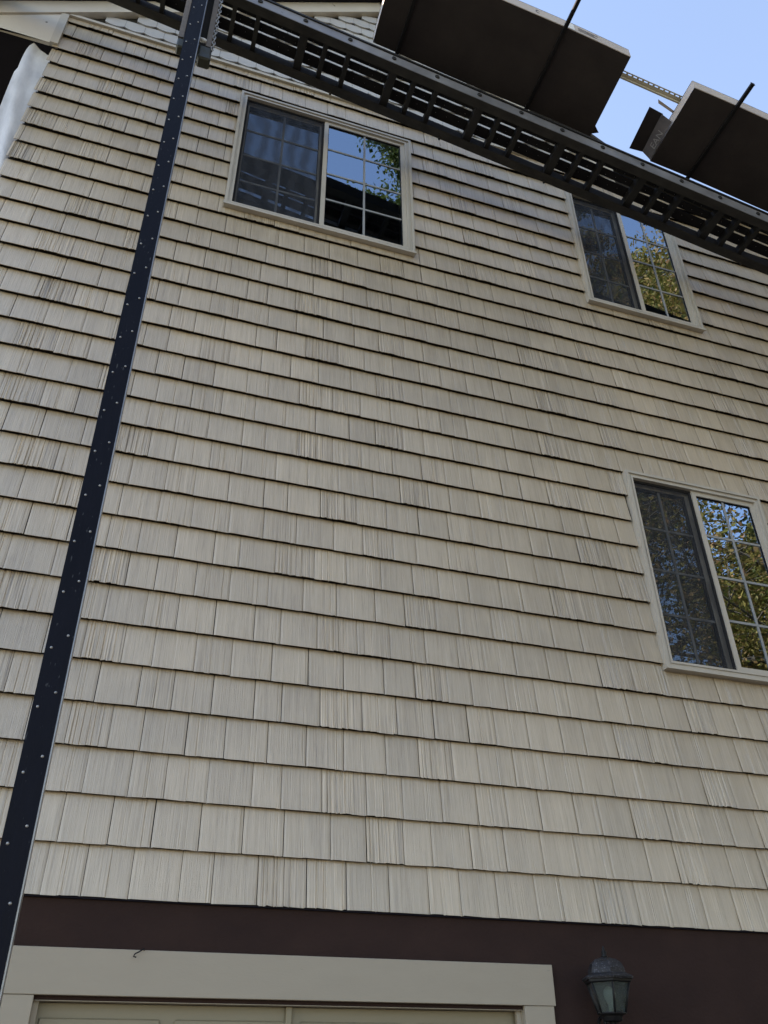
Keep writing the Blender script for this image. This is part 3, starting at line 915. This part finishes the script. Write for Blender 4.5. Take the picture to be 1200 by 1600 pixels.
def text_mesh(s, size, mat):
    cu_ = bpy.data.curves.new('lettering', 'FONT')
    cu_.body = s
    cu_.size = size
    cu_.extrude = 0.0004
    cu_.resolution_u = 2
    t = bpy.data.objects.new('tmp', cu_)
    COL.objects.link(t)
    dg = bpy.context.evaluated_depsgraph_get()
    me = bpy.data.meshes.new_from_object(t.evaluated_get(dg))
    bpy.data.objects.remove(t)
    me.materials.clear()
    me.materials.append(mat)
    return me
def put(name, me, parent, X, Y, O):
    """lay lettering: X reading direction, Y up direction of the letters, O origin (world)"""
    X, Y = Vector(X).normalized(), Vector(Y).normalized()
    Z = X.cross(Y)
    o = bpy.data.objects.new(name, me)
    COL.objects.link(o)
    o.parent = parent
    o.matrix_local = Matrix.Translation(-wpos(parent)) @ Matrix(((X.x, Y.x, Z.x, O[0]), (X.y, Y.y, Z.y, O[1]), (X.z, Y.z, Z.z, O[2]), (0, 0, 0, 1)))
    return o
def carton(name, x0, x1, y0, y1, hh, label, open_left):
    b_ = empty(name, (x0, y1, PZ(x0) + H0), label, 'box', 'boxes of siding on the staging')
    t = 0.006
    sk = 0.026                                                    # cut ends lie slightly askew
    def fn(x, y, h): return tilt(x + (y - y1) * 0.035 + 0.004 * math.sin(x * 9 + y * 5), y + 0.004 * math.sin(x * 4), h + 0.006 * math.sin(x * 2.3 + y * 3) * (1 if h > H0 + .05 else .3))
    def plate(nm, xa, xb, ya, yb, ha, hb, mat, seg=10):
        mb = MB()
        for i in range(seg):
            mb.box(xa + (xb - xa) * i / seg, xa + (xb - xa) * (i + 1) / seg, ya, yb, ha, hb, fn)
        return mb.build(nm, mat, b_)
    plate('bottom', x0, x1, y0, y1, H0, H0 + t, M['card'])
    plate('side_panel', x0, x1, y0 - t, y0 - 0.0004, H0 - 0.001, H0 + hh, M['cardface'])
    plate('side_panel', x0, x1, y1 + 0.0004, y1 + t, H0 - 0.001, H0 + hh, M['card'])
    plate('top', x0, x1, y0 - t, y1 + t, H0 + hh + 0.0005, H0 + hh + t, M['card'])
    plate('end_panel', x1 - t, x1 - 0.001, y0 + .001, y1 - .001, H0 + t + .0005, H0 + hh - .001, M['cardface'], 1)
    plate('end_panel', x0 + 0.001, x0 + t, y0 + .001, y1 - .001, H0 + t + .0005, H0 + hh - .001, M['cardface'], 1)
    return b_, fn
bl, fl = carton('siding_box', 1.148, 3.256, -1.455, -0.715, 0.11, 'long cardboard siding box spanning two bars over the first window', False)
br, fr_ = carton('siding_box', 3.873, 5.95, -1.440, -0.718, 0.11, 'cardboard siding box with torn open end flaps against the sky', True)
# printing on the long box's outer side
ylet = -1.455 - 0.0105
def on_face(x, h): return (x, ylet - 0.0, PZ(x) + H0 + h)
dirx = Vector((1, 0, TL))
put('lettering', text_mesh('Cedar I', 0.066, M['ink']), bl, dirx, (0.0, 0, 1), on_face(2.345, 0.032))
MB().box(2.640, 2.705, ylet - 0.0018, ylet - 0.0006, H0 + 0.004, H0 + 0.106, tilt).build('paper_label', M['paper'], bl)
for i in range(3):
    MB().box(2.74, 2.74 + (0.19, 0.15, 0.17)[i], ylet - 0.0016, ylet - 0.0006, H0 + 0.072 - i * 0.020, H0 + 0.078 - i * 0.020, tilt).build('print_line', M['ink'], bl)
# little torn flap on the long box
def quad_slab(name, pts, th, mat, parent):
    p = [Vector(q) for q in pts]
    n = (p[1] - p[0]).cross(p[2] - p[0]).normalized() * th
    m_ = len(p)
    v = p + [q + n for q in p]
    f = [tuple(range(m_)), tuple(range(2 * m_ - 1, m_ - 1, -1))] + [(i, i + m_, (i + 1) % m_ + m_, (i + 1) % m_) for i in range(m_)]
    return MB().add(v, f).build(name, mat, parent)
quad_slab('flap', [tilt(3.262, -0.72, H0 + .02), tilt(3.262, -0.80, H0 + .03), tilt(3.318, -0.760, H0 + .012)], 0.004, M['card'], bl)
# open flaps of the other box
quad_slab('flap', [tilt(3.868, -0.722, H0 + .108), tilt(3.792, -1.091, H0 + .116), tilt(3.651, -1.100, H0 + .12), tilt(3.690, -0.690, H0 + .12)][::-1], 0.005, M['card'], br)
pf = [tilt(3.868, -0.722, H0 + .008), tilt(3.848, -1.106, H0 + .008), tilt(3.768, -1.099, H0 + .088), tilt(3.800, -0.727, H0 + .088)]
quad_slab('flap', pf, 0.005, M['cardprint'], br)
quad_slab('flap', [tilt(3.868, -1.128, H0 + .126), tilt(3.868, -1.150, H0 + .128), tilt(3.685, -1.186, H0 + .128), tilt(3.705, -1.156, H0 + .127)], 0.003, M['cardface'], br)
a, b_, c, d = [Vector(q) for q in pf]
ex = (a - b_).normalized() * -1
nrm = (b_ - a).cross(d - a).normalized()
if nrm.dot(CAM - a) < 0: nrm = -nrm
put('lettering', text_mesh('EAN', 0.088, M['fadeprint']), br, ex, nrm.cross(ex), a.lerp(d, .12).lerp(b_.lerp(c, .12), .24) + nrm * .0072)

# vinyl channel lying from box to box
vc = empty('vinyl_channel', (3.2, -1.24, PZ(3.2) + .57), 'beige slotted vinyl channel bridging the gap between the two boxes', 'vinyl channel')
CHH = H0 + 0.128
MB().box(2.55, 4.6, -1.229, -1.216, CHH, CHH + 0.030, tilt).build('leg', M['vinyl'], vc)
MB().box(2.55, 4.6, -1.2525, -1.2295, CHH + 0.0262, CHH + 0.030, tilt).build('web', M['vinyl'], vc)
mb = MB()
mb.box(2.55, 4.6, -1.258, -1.253, CHH + 0.026, CHH + 0.0302, tilt)
mb.box(2.55, 4.6, -1.279, -1.269, CHH + 0.026, CHH + 0.0302, tilt)
x = 2.55
while x < 4.58:
    mb.box(x, x + 0.018, -1.2685, -1.2585, CHH + 0.026, CHH + 0.0302, tilt)
    x += 0.052
mb.build('nail_hem', M['vinyl'], vc)

# final seat of the staging and its load: 6 cm further off the wall and a hand lower on the pole
for o in list(bpy.data.objects):
    if o.parent is None and o.name.split('.')[0] in ('staging_plank', 'support_bar', 'siding_box', 'vinyl_channel'):
        o.scale = (0.986, 0.986, 0.986)
        o.location = Vector(o.location) * 0.986 + Vector((0.0, -0.06097, 0.02353))

# ------------------------------------------------------------------ trees across the drive (seen mirrored in the windows)
def tree(name, loc, height, rad, low, nleaf, leaf, mat, label, seed, nb=36):
    r = random.Random(seed)
    g = np.random.default_rng(seed)
    root = empty(name, loc, label, 'tree', 'trees across the driveway')
    base = Vector(loc)
    mb = MB()
    top = base + Vector((r.uniform(-.5, .5), r.uniform(-.5, .5), height * .93))
    tr = [base.lerp(top, t) + Vector((0.25 * math.sin(t * 7 + seed), 0.25 * math.cos(t * 5 + seed), 0)) * min(1, t * 4) for t in [i / 10 for i in range(11)]]
    r0 = height * 0.011 + .05
    mb.tube(tr, [r0 * (1.25 if i == 0 else 1 - i * .093) for i in range(11)], 9)
    tips = []
    for i in range(nb):
        t = low / height * .8 + (0.95 - low / height * .8) * (i + r.random()) / nb
        q = t * 10
        p0 = tr[int(min(q, 9))].lerp(tr[int(min(q, 9)) + 1], q - int(min(q, 9)))
        az = i * 2.39996 + r.uniform(-.5, .5)
        h = (t * height - low) / max(1e-3, height - low)
        prof = math.sin(math.pi * min(1, max(0.04, 0.18 + 0.78 * h))) ** 0.75
        ln = rad * prof * r.uniform(.7, 1.12)
        el = r.uniform(.12, .55)
        d = Vector((math.cos(az) * math.cos(el), math.sin(az) * math.cos(el), math.sin(el)))
        pts = [p0 + d * ln * s + Vector((0, 0, -0.12 * ln * s * s)) + Vector((r.uniform(-.15, .15), r.uniform(-.15, .15), r.uniform(-.1, .1))) * ln * .25 * s for s in (0, .3, .6, .85, 1)]
        rr = r0 * .36 * (1 - t * .6)
        mb.tube(pts, [rr, rr * .75, rr * .5, rr * .3, rr * .12], 6)
        for s in (.35, .5, .65, .8, .92, 1.0):
            kq = s * 4
            pk = pts[int(min(kq, 3))].lerp(pts[int(min(kq, 3)) + 1], min(1, kq - int(min(kq, 3))))
            for _ in range(3):
                sd_ = Vector((r.gauss(0, 1), r.gauss(0, 1), r.gauss(0.1, .7))).normalized() * ln * r.uniform(.12, .34)
                e = pk + sd_
                mb.tube([pk, pk.lerp(e, .5) + Vector((0, 0, .05 * ln * .3)), e], [rr * .22, rr * .14, rr * .05], 4, cap=False)
                tips.append((e, ln * r.uniform(.08, .16)))
                tips.append((pk.lerp(e, .5), ln * .12))
    mb.build('trunk', M['bark'], root)
    C = np.array([tuple(e) for e, _ in tips])
    S = np.array([s for _, s in tips])
    idx = g.integers(0, len(C), nleaf)
    off = g.normal(0, 1, (nleaf, 3))
    off /= np.linalg.norm(off, axis=1)[:, None]
    off *= (g.random(nleaf) ** 0.45)[:, None] * np.maximum(S[idx], .28)[:, None] * 1.5
    off[:, 2] *= .65
    P = C[idx] + off
    n = g.normal(0, 1, (nleaf, 3)); n[:, 2] = np.abs(n[:, 2]) + .35
    n /= np.linalg.norm(n, axis=1)[:, None]
    u = np.cross(n, g.normal(0, 1, (nleaf, 3))); u /= np.linalg.norm(u, axis=1)[:, None]
    w = np.cross(n, u)
    sz = leaf * (0.6 + 0.8 * g.random(nleaf))[:, None]
    V = np.stack([P - u * sz, P + w * sz * .55 + n * sz * .12, P + u * sz, P - w * sz * .55 + n * sz * .12], 1).reshape(-1, 3) - np.array(loc)
    me = bpy.data.meshes.new('crown')
    me.vertices.add(nleaf * 4); me.loops.add(nleaf * 4); me.polygons.add(nleaf)
    me.vertices.foreach_set('co', V.astype(np.float32).ravel())
    me.loops.foreach_set('vertex_index', np.arange(nleaf * 4, dtype=np.int32))
    me.polygons.foreach_set('loop_start', np.arange(0, nleaf * 4, 4, dtype=np.int32))
    clump = g.random(len(C))
    val = np.clip(0.55 * clump[idx] + 0.45 * g.random(nleaf) , 0, 1)
    at = me.attributes.new('leaf', 'FLOAT', 'POINT')
    at.data.foreach_set('value', np.repeat(val, 4).astype(np.float32))
    me.materials.append(mat)
    me.update(calc_edges=True)
    o = bpy.data.objects.new('crown', me)
    COL.objects.link(o)
    o.parent = root
    return root
tree('maple_tree', (14.9, -7.4, 0), 24.0, 7.4, 1.5, 210000, 0.050, M['leaf_gold'], 'broad golden green maple mirrored in the two right-hand windows', 3, 70)
tree('maple_tree', (12.2, -11.8, 0), 30.0, 5.0, 2.0, 140000, 0.055, M['leaf_gold'], 'slimmer golden maple left of the broad one across the drive', 41, 56)
tree('tulip_tree', (6.3, -10.8, 0), 33.0, 3.0, 9.0, 80000, 0.065, M['leaf_green'], 'tall slender tree mirrored at the right edge of the upper left window', 5, 34)
tree('maple_tree', (20.0, -17.0, 0), 19.0, 5.5, 1.5, 40000, 0.10, M['leaf_green'], 'green maple standing behind the broad golden one', 8)
tree('maple_tree', (24.0, -8.0, 0), 17.0, 5.5, 1.5, 30000, 0.11, M['leaf_green'], 'green maple standing at the right end of the yard', 17)
tree('maple_tree', (14.0, -27.0, 0), 13.0, 5.0, 1.5, 20000, 0.13, M['leaf_gold'], 'golden maple standing far back across the drive', 12)
